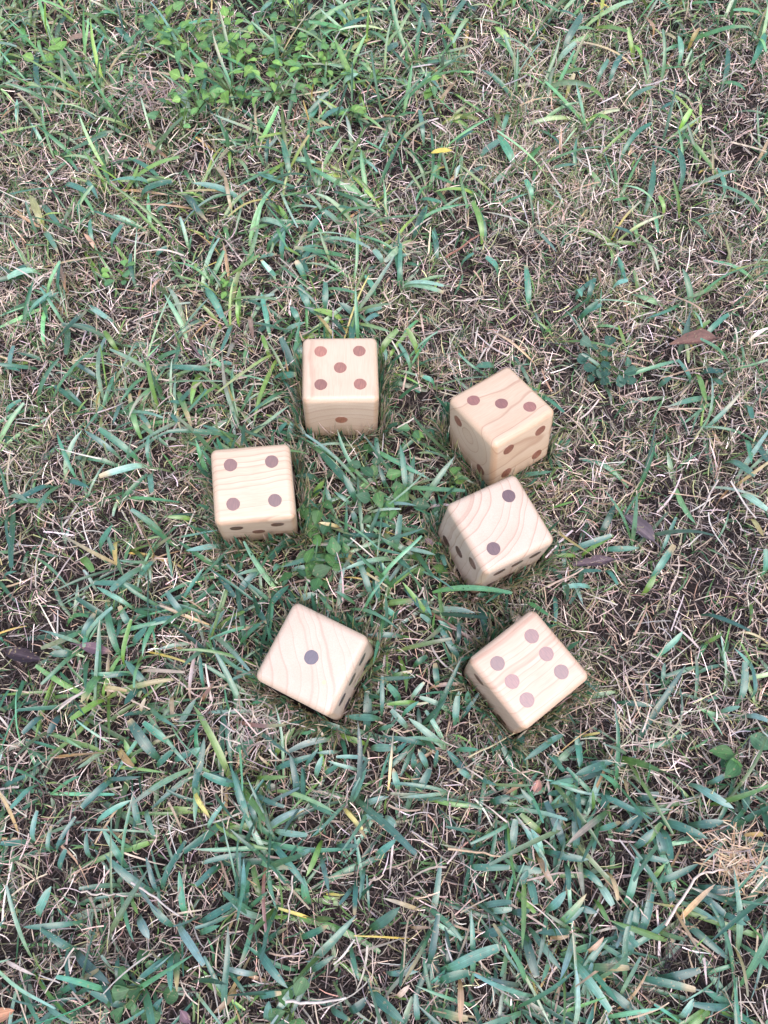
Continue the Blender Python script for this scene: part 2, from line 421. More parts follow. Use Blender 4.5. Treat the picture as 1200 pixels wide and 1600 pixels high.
# --- the blades one can pick out singly: (root x, root y, tip x, tip y, width) in crops of the photograph; letters = look
# g plain green, d dark, l light, b bright yellow-green, t tan, y yellow, o orange tan, p purple brown, s grey straw, m green with dead end
PLACED = [
 ((0, 400), 1/3, """540 310 420 230 25;470 345 280 325 22;545 435 490 350 30 b;525 445 340 490 25 m;480 580 335 500 25;1000 525 770 515 35;
  820 610 900 800 35 m;880 695 1035 590 25 b;1060 300 950 130 35;1110 300 1125 140 25 b;1090 300 1035 440 25;640 940 460 810 40;550 930 400 810 30;
  690 970 465 1035 40 l;350 1040 270 830 25;240 1060 40 1165 35;645 830 600 650 35 m;570 670 530 790 25;700 1000 715 1110 35;180 60 30 100 45 l;
  265 160 280 20 20;110 280 280 170 25;40 520 60 420 30;0 525 95 540 25;15 735 105 680 25;1025 500 1085 510 25;630 130 610 0 25;640 720 700 810 28;
  690 960 700 840 25;300 1050 420 1085 30;870 690 780 680 25;790 720 840 800 25;1090 890 1030 830 35;1165 260 1185 385 28 o;700 150 760 100 25 o;1180 800 1095 890 26 o;1100 390 1065 470 28 s;300 60 305 160 22 t"""),
 ((0, 800), 1/3, """650 355 430 345 35;610 440 450 355 30;640 320 735 215 35;550 670 515 420 45 d;610 540 560 440 40;565 710 600 500 28 b;610 620 690 530 50;
  690 520 830 485 30;370 600 460 460 40;340 660 230 665 45 d;690 820 590 690 45;600 755 480 770 25;470 750 370 890 50 m;650 820 580 900 40;480 870 330 975 40 b;
  290 940 220 1060 40;190 950 105 1040 35;735 1160 610 970 60;800 1090 670 985 40;830 1010 920 880 40 l;800 1170 935 1105 40;720 1200 820 1100 40;865 1060 940 990 30;
  860 480 780 370 35;845 420 960 260 25;1050 155 870 180 35 l;1010 285 1100 400 30;1110 390 1200 260 40;975 600 1060 460 30;950 830 945 650 25;455 170 530 60 40 d;
  370 200 430 280 45 b;640 740 865 755 22 t;880 880 920 600 22 s;800 850 820 980 30 o;545 1100 620 1200 40 y;540 120 545 250 30 y;0 300 80 280 35;940 880 1010 790 28 o;470 820 590 850 24 y;650 940 680 870 26 t;260 930 400 830 20 s"""),
 ((0, 1200), 1/3, """0 100 115 40 30;150 75 55 195 30;520 50 375 185 40;480 50 660 40 25;430 270 625 160 35;650 280 630 130 40;675 190 735 310 30 l;590 480 485 275 40;
  710 590 495 400 50;735 600 675 420 30;750 590 845 330 35;245 400 350 225 25;145 350 180 200 30;215 400 240 270 25;270 490 310 380 35;420 430 405 300 30;165 710 250 560 55;
  340 860 185 760 50;340 850 500 1025 55;370 725 110 750 35;600 1130 405 1045 40;640 690 700 800 50 l;810 750 700 630 40;820 730 965 920 45 l;860 700 850 480 40;
  1180 405 945 445 30;1020 450 915 550 35;1090 0 1180 230 35;960 20 1100 70 35;905 120 930 0 40;970 290 1050 170 25;910 740 1180 600 40;920 780 1030 730 35;
  790 880 640 980 40;800 870 800 1050 40;835 830 830 1050 40 m;1200 975 1040 925 35 l;670 1200 770 1080 40;200 1100 330 1200 30;0 895 170 970 24 s;910 110 980 240 30 y;610 600 640 690 24 b;560 730 590 620 24 b;1110 1040 1000 1150 35 o"""),
 ((400, 1200), 1/3, """190 150 180 0 40;220 150 215 0 35;440 170 515 0 40;480 170 625 135 35;670 105 640 0 40;755 115 810 0 45;1010 50 940 0 35;470 235 595 230 35;600 230 660 280 55 l;
  560 410 660 335 40;370 365 480 370 28;60 340 240 550 40;75 290 240 320 35 l;170 420 270 375 30;300 400 350 580 30;305 340 240 510 35 b;460 550 390 640 25;470 520 465 690 30;510 460 490 620 25;
  530 680 530 500 15;530 760 680 660 60 d;810 940 850 680 40;870 960 1140 840 60;850 1010 1000 960 50 d;1060 790 1200 740 50;1050 650 1200 625 35;1090 670 1200 670 35 l;980 465 1190 460 40;
  0 830 150 1030 50;200 1010 95 1140 45 l;0 1080 120 1055 35;430 1150 520 1070 50;530 1040 690 1200 60;345 1130 440 1180 40;610 970 760 950 35;760 1200 750 1060 35;1180 270 1190 420 40;1100 160 1190 130 45 d;
  45 1200 60 1090 50;200 800 340 740 40 d;250 960 360 870 35 d;430 190 520 330 30 y;660 1080 720 1020 34 t;960 1000 950 1200 40 o;820 1130 990 1190 45 m;40 300 230 200 26 m;440 830 480 1000 30 d;720 750 820 755 20 o"""),
 ((800, 1200), 1/3, """170 75 430 20 50;255 390 165 150 45;310 400 310 100 55;245 250 325 190 30;160 390 360 430 45;255 440 260 570 35;160 420 60 280 45;390 110 660 240 35;700 250 915 335 50;
  620 370 690 250 35 b;580 380 660 280 45;590 150 690 120 40;500 300 600 210 40;410 290 510 255 35;720 420 680 300 45;715 280 745 430 45;600 410 740 440 35;640 540 720 450 30 b;660 540 880 465 40;
  530 660 595 420 45;330 470 430 560 40;410 540 480 640 45 l;80 510 110 640 45;20 580 110 680 35 b;0 680 90 670 40;170 670 250 570 50;200 750 350 590 40 m;240 740 330 640 40;290 770 120 760 40;
  60 760 120 980 55;85 750 230 950 40;310 650 400 680 40;490 730 590 840 35;560 780 590 640 45;600 800 650 580 45;550 890 560 760 40;400 620 450 720 30 b;290 900 460 1150 50;330 930 550 930 40 m;
  390 1000 640 1160 50;590 985 860 1020 45;700 990 885 950 50;790 1180 850 1080 40 l;1045 1120 850 1120 45;880 560 1080 590 50;860 570 1000 690 45;990 680 1100 740 40;1020 620 1110 720 40;
  850 265 990 240 50;850 70 1040 190 50;1090 70 1100 200 60 d;930 70 1010 30 30;1150 390 1200 370 30;0 470 140 480 45;40 560 75 480 40;10 390 15 250 30;755 640 740 560 40;120 400 205 550 40 o;
  460 490 500 620 26 o;350 870 430 790 30 o;190 800 270 790 28 o;1200 310 1090 320 26 y;530 50 540 120 20 o"""),
 ((850, 750), .2917, """300 300 380 130 45 d;120 380 360 290 40;200 400 370 290 30 b;310 365 510 370 40;190 405 40 410 28 b;580 530 700 350 45;630 390 710 200 25;545 600 600 510 45 b;150 490 310 485 30;
  270 575 100 570 35;50 600 65 760 30;115 480 100 340 30;860 705 1110 800 40;1060 60 1200 160 45 l;615 940 750 815 40;390 1185 590 1215 35;1060 1190 1075 970 50;1140 1160 1125 970 35;
  950 1240 1050 1210 35;1090 1260 1200 1290 40 l;170 1370 200 1540 45;20 1450 110 1543 40;0 1420 110 1360 40;640 1090 650 980 30;330 470 400 560 30;1190 500 1180 370 40;230 1520 370 1500 40;1110 190 1180 300 34 y"""),
 ((850, 400), .2917, """390 0 445 130 30;375 150 450 130 40;240 220 280 120 35;180 160 200 220 30;200 320 300 250 40 d;860 430 995 310 35;805 415 890 345 30 b;800 670 720 550 30;850 610 960 620 40;
  820 600 860 780 40 b;900 640 950 690 50 d;1080 960 1110 1110 40;1120 970 1200 1110 40;990 1080 1130 1180 50;1100 780 1115 870 40;620 690 680 650 40;1110 440 1200 380 28 s;290 40 300 150 22 o"""),
 ((0, 0), .5, """60 65 120 85 22;330 40 440 25 22;420 150 360 80 24;125 310 110 160 20;50 385 50 310 16;145 265 200 330 14 t;590 360 560 270 32 l;630 320 640 225 16;905 540 870 440 24;910 495 990 515 22 l;
  870 560 800 540 18;500 550 400 490 22;480 565 340 570 22;430 600 540 570 25;570 590 650 700 30;760 620 600 570 25;720 650 700 530 16 t;830 510 835 430 16;900 690 870 640 20 b;800 690 890 700 18;
  840 770 910 700 26;480 660 540 630 18;115 620 190 720 22;130 715 190 790 22;190 570 280 610 22;245 680 250 620 16;290 760 280 680 16;340 760 390 700 20;480 800 530 765 18;630 890 700 990 30;
  745 990 750 900 22 b;810 810 860 860 20;930 790 965 850 18;275 955 330 1000 22 l;80 975 180 915 22;20 870 100 830 25;415 860 410 790 16;1000 370 1070 330 22;960 380 1010 300 24;1050 100 1150 50 22;
  970 0 960 50 22;1010 10 1090 70 22;810 40 850 5 22;1060 400 990 410 16;1070 250 1120 230 26 l;260 560 310 620 18;130 700 90 610 30 y;195 130 295 110 22 o;160 40 215 20 20 o;670 510 700 550 20 t;440 440 530 500 18 o;200 900 195 830 14 o;300 780 265 725 18 o;955 810 1000 790 16 l;950 370 1035 395 16 m"""),
 ((600, 0), .5, """150 90 110 10 26;200 80 250 0 20;60 210 270 180 24;0 160 45 140 26;540 190 600 130 24 l;560 150 620 40 26;530 30 600 50 18;400 140 350 80 24 b;225 140 180 70 18 b;670 240 705 185 18;
  710 240 745 170 22;760 310 855 270 20;810 180 780 140 20 b;930 180 920 110 22;1065 260 1085 150 20;1160 180 1190 100 28;820 660 840 500 24;1070 600 1040 520 18;935 570 920 460 22;880 660 860 610 16 b;
  930 390 960 340 20 b;410 510 360 420 32;370 410 390 350 18;220 440 280 405 22;125 430 110 340 18;310 740 280 630 22 b;455 950 440 830 26;50 885 185 905 20 l;790 740 720 710 18;800 765 730 760 16 b;
  90 740 130 640 20;165 800 155 720 16;45 870 40 760 18;600 930 660 870 18;750 850 730 800 18;740 490 830 380 18;860 340 910 320 16;300 480 360 440 26;100 620 180 630 18;465 620 440 560 22;
  240 820 280 790 16;610 980 680 950 20;40 230 80 290 22 l;620 260 690 310 22 b;640 360 720 380 20 b;850 90 820 50 22 o;870 100 915 125 16 y;960 130 985 85 18 y;575 280 595 230 18 y;170 320 235 250 18 o;470 110 520 135 18 y"""),
 ((400, 660), .2667, """370 330 225 315 50 d;600 420 390 170 55 d;600 470 520 300 50 d;880 430 855 130 45;890 430 935 190 42 d;740 480 940 490 35 l;820 740 855 540 45;670 590 790 605 40;760 660 500 650 45 d;
  470 770 580 680 40;600 780 400 800 35;680 1030 630 790 45;780 940 720 800 28;690 900 715 1030 35 d;830 725 1050 780 38 l;820 780 910 860 45;860 950 960 1090 45;1020 1140 920 1000 45;60 830 215 630 48 d;
  190 860 320 840 40 l;80 1070 190 950 50;250 1040 350 1000 50 l;140 820 100 870 40;720 250 700 90 40 d;760 370 720 250 35 d;1060 620 1040 430 30;1000 500 1140 480 20 s;560 480 460 400 30;330 440 400 340 50 b;
  440 480 400 380 35;0 1080 60 1180 45;120 60 180 0 40;190 100 215 0 40;310 110 250 10 30;500 610 370 575 30 y;400 790 385 610 22 m;740 40 830 10 35 d;1140 980 1200 970 45;1080 760 1110 840 35;590 600 560 520 40;880 690 910 720 40 t"""),
 ((560, 880), .2, """100 285 50 50 45;160 280 130 100 45;240 150 185 0 30;560 420 340 150 50 b;480 250 570 410 40;1030 265 720 210 55 d;1000 600 940 300 60;780 640 790 440 45;740 530 620 450 45;
  810 780 620 520 60;570 470 480 400 50 l;350 560 70 570 55;180 1180 200 880 45;330 1080 240 940 65 d;410 1060 515 930 45 l;720 1160 480 1040 50 l;760 1260 790 1000 70;800 1220 940 1010 40;
  470 1080 220 1100 40 b;340 1190 470 1080 45;700 1460 390 1210 70 l;390 1290 240 1160 60 l;530 1410 190 1330 55;90 1440 290 1440 75;280 1480 380 1400 50;60 1330 60 1000 85 d;190 1215 0 1210 50 l;
  150 1300 280 1260 45 d;800 1600 690 1460 55;540 1600 470 1450 60;430 1600 430 1480 60;600 1590 620 1450 45;620 960 590 780 60;430 800 540 730 55 d;60 910 440 915 45;230 880 420 845 40 m;840 640 960 570 40;
  560 960 880 930 40 t;190 870 210 700 28 s;700 690 770 760 26 y;560 560 640 580 40;300 420 190 340 60;250 1600 240 1530 40;0 1520 90 1540 30 l;850 1120 860 1000 60 d"""),
 ((400, 300), 1/3, """150 130 60 50 35 b;0 125 140 150 35 l;40 250 200 130 45 d;120 300 130 180 35;240 190 310 100 40;200 350 270 240 32;230 300 190 250 32;0 310 100 290 30 l;90 390 20 320 26 l;490 250 440 190 40 b;
  680 410 655 240 40;600 330 550 270 36 l;560 460 510 390 40;680 430 880 460 32 l;740 200 800 60 40;850 320 840 160 32;1080 210 1030 50 34;1140 360 1080 300 36;230 400 190 320 40;250 540 205 430 42;320 540 330 420 36;
  410 590 270 545 42 b;480 590 395 510 40;480 590 450 690 45;590 565 510 600 30;500 560 590 540 36;60 660 25 470 32;120 660 230 610 46 l;180 840 110 680 42;210 780 195 650 36;575 760 660 640 38 b;760 750 700 640 36 b;725 810 670 710 26;
  840 890 770 860 30;200 600 160 540 36;370 680 280 570 22 y;600 320 730 300 25;1130 810 1030 820 40 d;60 760 30 670 26 b;0 660 60 620 32;110 870 190 860 40"""),
 ((300, 1080), .25, """500 400 480 260 42 d;510 400 650 230 55 b;880 300 600 370 48 l;1100 330 860 230 48 b;1000 270 800 190 45 d;1180 165 960 140 60;500 490 760 390 50;660 660 615 390 50;690 690 690 470 42;700 480 800 360 32;
  920 375 780 390 32 l;1050 490 850 430 30 l;1100 415 900 420 30 l;980 710 1100 420 42;770 540 810 400 48;820 520 920 460 40;390 540 600 530 38 b;370 850 240 450 42;410 830 330 650 40;270 590 70 510 55;20 600 75 290 55;
  450 870 710 740 50 l;370 630 580 720 36;80 860 210 690 36 l;230 390 390 310 42 d;1040 790 1200 780 40 l;1080 710 1200 660 45 l;720 680 880 790 50;940 720 1060 870 34 y;0 400 45 350 50 l;830 300 780 210 22 t;480 460 410 400 22 t;10 620 100 790 40 y"""),
 ((700, 1130), .25, """0 170 140 350 50;180 345 305 390 34;430 180 470 60 70;700 80 470 220 50;840 290 800 80 48;750 320 620 190 42;1020 250 800 330 65;820 350 640 380 50;590 560 460 400 44;270 500 380 450 60 d;480 360 350 430 30 o;
  600 690 460 560 50 b;1000 400 960 540 70 d;910 550 900 420 36 b;390 790 420 600 60 l;600 800 520 660 48 l;720 430 620 450 45 d;50 165 190 165 38 d;860 75 950 60 20 y;1105 340 1120 450 26 y"""),
]
LOOK = {'g': [(.056, .155, .102), (.046, .135, .094), (.082, .182, .130)], 'd': [(.036, .115, .066), (.044, .128, .068)], 'l': [(.16, .285, .215), (.18, .30, .215)],
        'b': [(.12, .23, .045), (.14, .25, .06)], 't': [(.42, .32, .2), (.38, .29, .18)], 'y': [(.46, .36, .12), (.42, .36, .16)], 'o': [(.40, .26, .15), (.34, .22, .13)],
        'p': [(.10, .06, .065)], 's': [(.42, .35, .29), (.36, .29, .25)], 'm': [(.085, .18, .07)]}
rows = []
for (ox, oy), sc_, txt in PLACED:
    for it in txt.replace('\n', ' ').split(';'):
        a = it.split()
        if len(a) < 5: continue
        k = a[5] if len(a) > 5 else 'g'; v = [float(q) * sc_ for q in a[:5]]
        rows.append((v[0] + ox, v[1] + oy, v[2] + ox, v[3] + oy, v[4], k))
rb = np.random.default_rng(11)
n = len(rows); A = np.array([r_[:5] for r_ in rows]); kinds = [r_[5] for r_ in rows]
z0 = rb.uniform(.010, .020, n); z1 = z0 + rb.uniform(.000, .016, n)
R0 = pix(A[:, 0], A[:, 1], z0); R1 = pix(A[:, 2], A[:, 3], z1)
chord = np.linalg.norm(R1 - R0, axis=1); dvec = (R1 - R0) / chord[:, None]
wid = A[:, 4] * ((R0 + R1) / 2 - np.array([0, 0, CAM_H])) @ fw / F_PX * .92 if False else A[:, 4] * (((R0 + R1) / 2 - np.array([0, 0, CAM_H])) @ fw) / F_PX * .82
arch = rb.uniform(.08, .42, n); cl = rb.normal(0, .16, n)
slope = np.arcsin(np.clip(dvec[:, 2], -1, 1)); hd = np.arctan2(dvec[:, 1], dvec[:, 0])
lens = chord * (1 + arch ** 2 / 6 + cl ** 2 / 24)
order = np.argsort(-(chord * wid))
rank = np.empty(n, int); rank[order] = np.arange(n)
K_, X_ = 9, 3
for prof in ('cut', 'point'):
    pass
isdead = np.array([k in 'ytosp' for k in kinds])
prof_of = np.where(rb.random(n) < np.where(isdead, .2, .45), 'cut', 'point')
shrink = np.ones(n)
geo = {}
for _ in range(6):
    for pr in ('cut', 'point'):
        s_ = np.where(prof_of == pr)[0]
        rr = np.random.default_rng(5)
        V, q, ac, C, t = ribbons(R0[s_], hd[s_] - cl[s_] / 2, slope[s_] + arch[s_], lens[s_] * shrink[s_], wid[s_], -2 * arch[s_], cl[s_], K_, X_, fold=.12,
                                 tw0=rr.normal(0, .2, len(s_)), tw1=rr.normal(0, .32, len(s_)), prof=pr, wig=.02, minz=.004, r=rr)
        V[..., 2] -= (.016 * np.exp(-t / .10))[None, :, None]
        bad = in_dice(V.reshape(len(s_), -1, 3), .0012).any(1)
        for i, gi in enumerate(s_): geo[gi] = (V[i], bad[i], t)
        shrink[s_[bad]] *= .82
q1 = np.array([[k * X_ + j, k * X_ + j + 1, (k + 1) * X_ + j + 1, (k + 1) * X_ + j] for k in range(K_) for j in range(X_ - 1)])
ac1 = np.tile([-1., 0, 1.], K_ + 1)
n_obj = 0
for gi in order:
    V, bad, t = geo[gi]
    if bad: continue
    k = kinds[gi]; base = np.array(LOOK[k][rb.integers(len(LOOK[k]))]) * math.exp(rb.normal(0, .24)) * np.exp(rb.normal(0, .05, 3))
    f = min(max((R0[gi, 1] + .1) / 1.3, 0), 1)
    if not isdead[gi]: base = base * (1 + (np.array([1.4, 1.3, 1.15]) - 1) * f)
    col = np.repeat(base[None], K_ + 1, 0) * (np.array([1.3, 1.18, .85]) * (1 - np.clip(t / .3, 0, 1))[:, None] + np.clip(t / .3, 0, 1)[:, None])
    if k == 'm':
        e = np.clip((t - rb.uniform(.45, .7)) / .25, 0, 1)[:, None]; col = col * (1 - e) + np.array((.42, .33, .16)) * e
    elif not isdead[gi]:
        if prof_of[gi] == 'cut': col[-1] = (.38, .36, .25)
        if rb.random() < .10:
            e = np.clip((t - rb.uniform(.7, .92)) / .12, 0, 1)[:, None]; col = col * (1 - e) + np.array((.40, .30, .15)) * e
    elif rb.random() < .5:
        e = np.clip((t - rb.uniform(.2, .6)) / .3, 0, 1)[:, None]; col = col * (1 - e) + base * np.array((.75, .65, .6)) * e
    col = np.repeat(col[:, None, :], X_, 1).reshape(-1, 3)
    if n_obj < 300:
        o_ = V[0].mean(0)
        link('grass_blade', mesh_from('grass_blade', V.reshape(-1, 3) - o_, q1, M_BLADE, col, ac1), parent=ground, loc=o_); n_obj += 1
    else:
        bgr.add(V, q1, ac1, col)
bgr.build('broad_grass', M_BLADE, kind='stuff', label='broad blue-green lawn grass blades, mown blunt', cat='grass')

# --- the lawn goes on around the picture, in plainer blades
og = Heap(); n = 70000
ang = rng.uniform(0, 6.28, n); rad_ = .45 + 2.4 * rng.random(n) ** .6
P = np.stack([np.cos(ang) * rad_, .45 + np.sin(ang) * rad_, np.full(n, -.006)], -1)
lim = .50 + .22 * np.clip(P[:, 1] + .2, 0, 2) + .08
P = P[~((np.abs(P[:, 0]) < lim) & (P[:, 1] > -.5) & (P[:, 1] < 1.55))]; n = len(P)
gsel = rng.random(n) < .5
c = np.where(gsel[:, None], vary(pick(GRN, GRNW, n), n, .2), vary(pick(TAN, TANW, n), n, .25))
make(og, P, rng.uniform(0, 6.28, n), rng.uniform(.1, .9, n), rng.uniform(.03, .09, n), np.where(gsel, rng.uniform(.004, .009, n), rng.uniform(.0015, .004, n)),
     rng.normal(-.7, .4, n), rng.normal(0, .4, n), c, c, 3, 2, prof='blade')
og.build('outer_lawn_grass', M_FINE, kind='stuff', label='lawn grass going on around the dice', cat='grass')

# ------------------------------------------------------------------ the wooden dice
def wood_material(name, axis_dir, centre, spacing, tint, warp=.006, contrast=1.0, knot=None):
    """solid pine: growth rings round an axis given in the block's own coordinates"""
    m, nt, p, out = mat(name)
    tc = N(nt, 'ShaderNodeTexCoord')
    nz = N(nt, 'ShaderNodeTexNoise'); nz.inputs['Scale'].default_value = 14; nz.inputs['Detail'].default_value = 2
    nt.links.new(tc.outputs['Object'], nz.inputs['Vector'])
    off = N(nt, 'ShaderNodeVectorMath', operation='MULTIPLY_ADD')
    nt.links.new(nz.outputs['Color'], off.inputs[0]); off.inputs[1].default_value = (warp * 2,) * 3; nt.links.new(tc.outputs['Object'], off.inputs[2])
    sub = N(nt, 'ShaderNodeVectorMath', operation='SUBTRACT'); nt.links.new(off.outputs[0], sub.inputs[0])
    sub.inputs[1].default_value = tuple(c_ + warp for c_ in centre)
    d = Vector(axis_dir).normalized()
    dot = N(nt, 'ShaderNodeVectorMath', operation='DOT_PRODUCT'); nt.links.new(sub.outputs[0], dot.inputs[0]); dot.inputs[1].default_value = d
    scl = N(nt, 'ShaderNodeVectorMath', operation='SCALE'); scl.inputs[0].default_value = d; nt.links.new(dot.outputs['Value'], scl.inputs['Scale'])
    perp = N(nt, 'ShaderNodeVectorMath', operation='SUBTRACT'); nt.links.new(sub.outputs[0], perp.inputs[0]); nt.links.new(scl.outputs[0], perp.inputs[1])
    ln = N(nt, 'ShaderNodeVectorMath', operation='LENGTH'); nt.links.new(perp.outputs[0], ln.inputs[0])
    # uneven ring widths
    wv = N(nt, 'ShaderNodeTexNoise', noise_dimensions='1D'); wv.inputs['Scale'].default_value = 70; wv.inputs['Detail'].default_value = 1
    nt.links.new(ln.outputs['Value'], wv.inputs['W'])
    rr_ = math_n(nt, 'ADD', math_n(nt, 'DIVIDE', ln.outputs['Value'], spacing), math_n(nt, 'MULTIPLY', wv.outputs[0], 1.7))
    fr = math_n(nt, 'FRACT', rr_)
    t = np.array(tint) * .94
    k = contrast
    def dk(f): return tuple(t * (1 - k * (1 - np.array(f))))
    ring = ramp(nt, fr, [(0, dk((1, 1, 1))), (.45, dk((.99, .975, .96))), (.82, dk((.96, .93, .90))), (.92, dk((.74, .63, .59))), (.955, dk((.80, .71, .66))), (1.0, dk((1, 1, 1)))])
    # fine fibres along the axis
    mp = N(nt, 'ShaderNodeVectorMath', operation='MULTIPLY_ADD'); nt.links.new(scl.outputs[0], mp.inputs[0]); mp.inputs[1].default_value = (-.96,) * 3
    nt.links.new(sub.outputs[0], mp.inputs[2])
    fb = N(nt, 'ShaderNodeTexNoise'); fb.inputs['Scale'].default_value = 900; fb.inputs['Detail'].default_value = 2; nt.links.new(mp.outputs[0], fb.inputs['Vector'])
    fc = ramp(nt, fb.outputs[0], [(.3, (.93, .91, .89)), (.65, (1.03, 1.03, 1.03))])
    col = mixc(nt, 1.0, ring, fc, 'MULTIPLY')
    lg = N(nt, 'ShaderNodeTexNoise'); lg.inputs['Scale'].default_value = 22; nt.links.new(tc.outputs['Object'], lg.inputs['Vector'])
    col = mixc(nt, 1.0, col, ramp(nt, lg.outputs[0], [(.35, (.95, .93, .91)), (.65, (1.02, 1.02, 1.02))]), 'MULTIPLY')
    # warmer, darker tone along the rounded edges, strongest on the upright ones
    sp = N(nt, 'ShaderNodeSeparateXYZ'); nt.links.new(tc.outputs['Object'], sp.inputs[0])
    ex, ey, ez = (math_n(nt, 'SUBTRACT', math_n(nt, 'ABSOLUTE', sp.outputs[i_]), HS - .0075) for i_ in range(3))
    ed = math_n(nt, 'MAXIMUM', math_n(nt, 'MINIMUM', ex, ey), math_n(nt, 'MULTIPLY', math_n(nt, 'MAXIMUM', math_n(nt, 'MINIMUM', ex, ez), math_n(nt, 'MINIMUM', ey, ez)), .45))
    ef = math_n(nt, 'MULTIPLY', math_n(nt, 'MINIMUM', math_n(nt, 'MAXIMUM', math_n(nt, 'DIVIDE', ed, .0035), 0.0), 1.0), math_n(nt, 'MULTIPLY_ADD', lg.outputs[0], 1.6, -.25))
    col = mixc(nt, math_n(nt, 'MAXIMUM', math_n(nt, 'MULTIPLY', ef, .8), 0.0), col, mixc(nt, 1.0, col, (.86, .68, .50), 'MULTIPLY'))
    if knot:
        kd = N(nt, 'ShaderNodeVectorMath', operation='DISTANCE'); nt.links.new(tc.outputs['Object'], kd.inputs[0]); kd.inputs[1].default_value = knot[:3]
        col = mixc(nt, math_n(nt, 'LESS_THAN', kd.outputs['Value'], knot[3]), col, (.60, .36, .20))
    nt.links.new(col, p.inputs['Base Color'])
    p.inputs['Roughness'].default_value = .38; p.inputs['Specular IOR Level'].default_value = .5
    p.inputs['Coat Weight'].default_value = .12; p.inputs['Coat Roughness'].default_value = .25
    bp = N(nt, 'ShaderNodeBump'); bp.inputs['Strength'].default_value = .08; bp.inputs['Distance'].default_value = .0005
    nt.links.new(fb.outputs[0], bp.inputs['Height']); nt.links.new(bp.outputs[0], p.inputs['Normal'])
    return m

def pip_material(tint):
    m, nt, p, out = mat('burnt_pip')
    tc = N(nt, 'ShaderNodeTexCoord'); oi = N(nt, 'ShaderNodeObjectInfo')
    mp = N(nt, 'ShaderNodeMapping'); mp.inputs['Scale'].default_value = (900, 120, 120); nt.links.new(tc.outputs['Object'], mp.inputs['Vector'])
    nz = N(nt, 'ShaderNodeTexNoise'); nz.inputs['Scale'].default_value = 1.0; nz.inputs['Detail'].default_value = 3; nt.links.new(mp.outputs[0], nz.inputs['Vector'])
    c = ramp(nt, nz.outputs[0], [(.3, tuple(.72 * q for q in tint)), (.7, tuple(1.25 * q for q in tint))])
    br = math_n(nt, 'MULTIPLY_ADD', oi.outputs['Random'], .5, .75)
    vm = N(nt, 'ShaderNodeVectorMath', operation='SCALE'); nt.links.new(c, vm.inputs[0]); nt.links.new(br, vm.inputs['Scale'])
    nt.links.new(vm.outputs[0], p.inputs['Base Color'])
    p.inputs['Roughness'].default_value = .3; p.inputs['Specular IOR Level'].default_value = .8
    p.inputs['Coat Weight'].default_value = .8; p.inputs['Coat Roughness'].default_value = .2
    return m

def rounded_block(rad=.0076, seg=4, n=6):
    """cube with rounded edges and corners: a gridded cube pulled onto core box + radius"""
    V = []; Q = []
    core = HS - rad
    a = np.concatenate([-core - rad * np.sin(np.linspace(math.pi / 2, 0, seg + 1))[:-1] * 1.0, np.linspace(-core, core, n + 1), core + rad * np.sin(np.linspace(0, math.pi / 2, seg + 1))[1:]])
    # parameter in the bevel zone is an angle of 45 degrees each face
    ang = np.concatenate([-np.linspace(math.pi / 4, 0, seg + 1)[:-1], np.zeros(n + 1), np.linspace(0, math.pi / 4, seg + 1)[1:]])
    flat = np.concatenate([np.full(seg, -core), np.linspace(-core, core, n + 1), np.full(seg, core)])
    m_ = len(flat)
    for ax in range(3):
        for sg in (-1, 1):
            b = len(V)
            for i in range(m_):
                for j in range(m_):
                    dv = np.array([math.tan(ang[i]), math.tan(ang[j]), 1.0]); dv /= np.linalg.norm(dv)
                    q = np.array([flat[i], flat[j], core]) + dv * rad
                    v = np.zeros(3); v[(ax + 1) % 3] = q[0]; v[(ax + 2) % 3] = q[1] * 1.0; v[ax] = q[2] * sg
                    V.append(v)
            for i in range(m_ - 1):
                for j in range(m_ - 1):
                    f = [b + i * m_ + j, b + (i + 1) * m_ + j, b + (i + 1) * m_ + j + 1, b + i * m_ + j + 1]
                    Q.append(f if sg > 0 else f[::-1])
    V = np.array(V)
    key = {}; remap = np.zeros(len(V), int); W = []
    for i, v in enumerate(V):                      # weld the seams
        kk = tuple(np.round(v, 7))
        if kk not in key: key[kk] = len(W); W.append(v)
        remap[i] = key[kk]
    return np.array(W), remap[np.array(Q)]
BV, BQ = rounded_block()

# one pip: a very low dome, 15 mm across
def pip_mesh(tint, r=.0076, n=28):
    V = [(0, 0, .00012)]; T = []
    for rr_, z in ((.55, .00012), (.975, .00012), (1.0, -.0002)):
        for k in range(n):
            a = 2 * math.pi * k / n; e_ = 1 + (.012 * math.sin(3 * a + 1) + .010 * math.sin(7 * a)) * (rr_ > .9); V.append((math.cos(a) * r * rr_ * e_, math.sin(a) * r * rr_ * e_, z))
    me = bpy.data.meshes.new('pip')
    F = [(0, 1 + k, 1 + (k + 1) % n) for k in range(n)]
    for q in range(2):
        o_ = 1 + q * n
        F += [(o_ + k, o_ + n + k, o_ + n + (k + 1) % n, o_ + (k + 1) % n) for k in range(n)]
    me.from_pydata(V, [], F); me.update()
    me.materials.append(pip_material(tint)); return me
PP = .0228
FACE = {'top': ((1, 0, 0), (0, 1, 0), (0, 0, 1)), 'bottom': ((1, 0, 0), (0, -1, 0), (0, 0, -1)), 'front': ((1, 0, 0), (0, 0, 1), (0, -1, 0)),
        'back': ((-1, 0, 0), (0, 0, 1), (0, 1, 0)), 'left': ((0, -1, 0), (0, 0, 1), (-1, 0, 0)), 'right': ((0, 1, 0), (0, 0, 1), (1, 0, 0))}
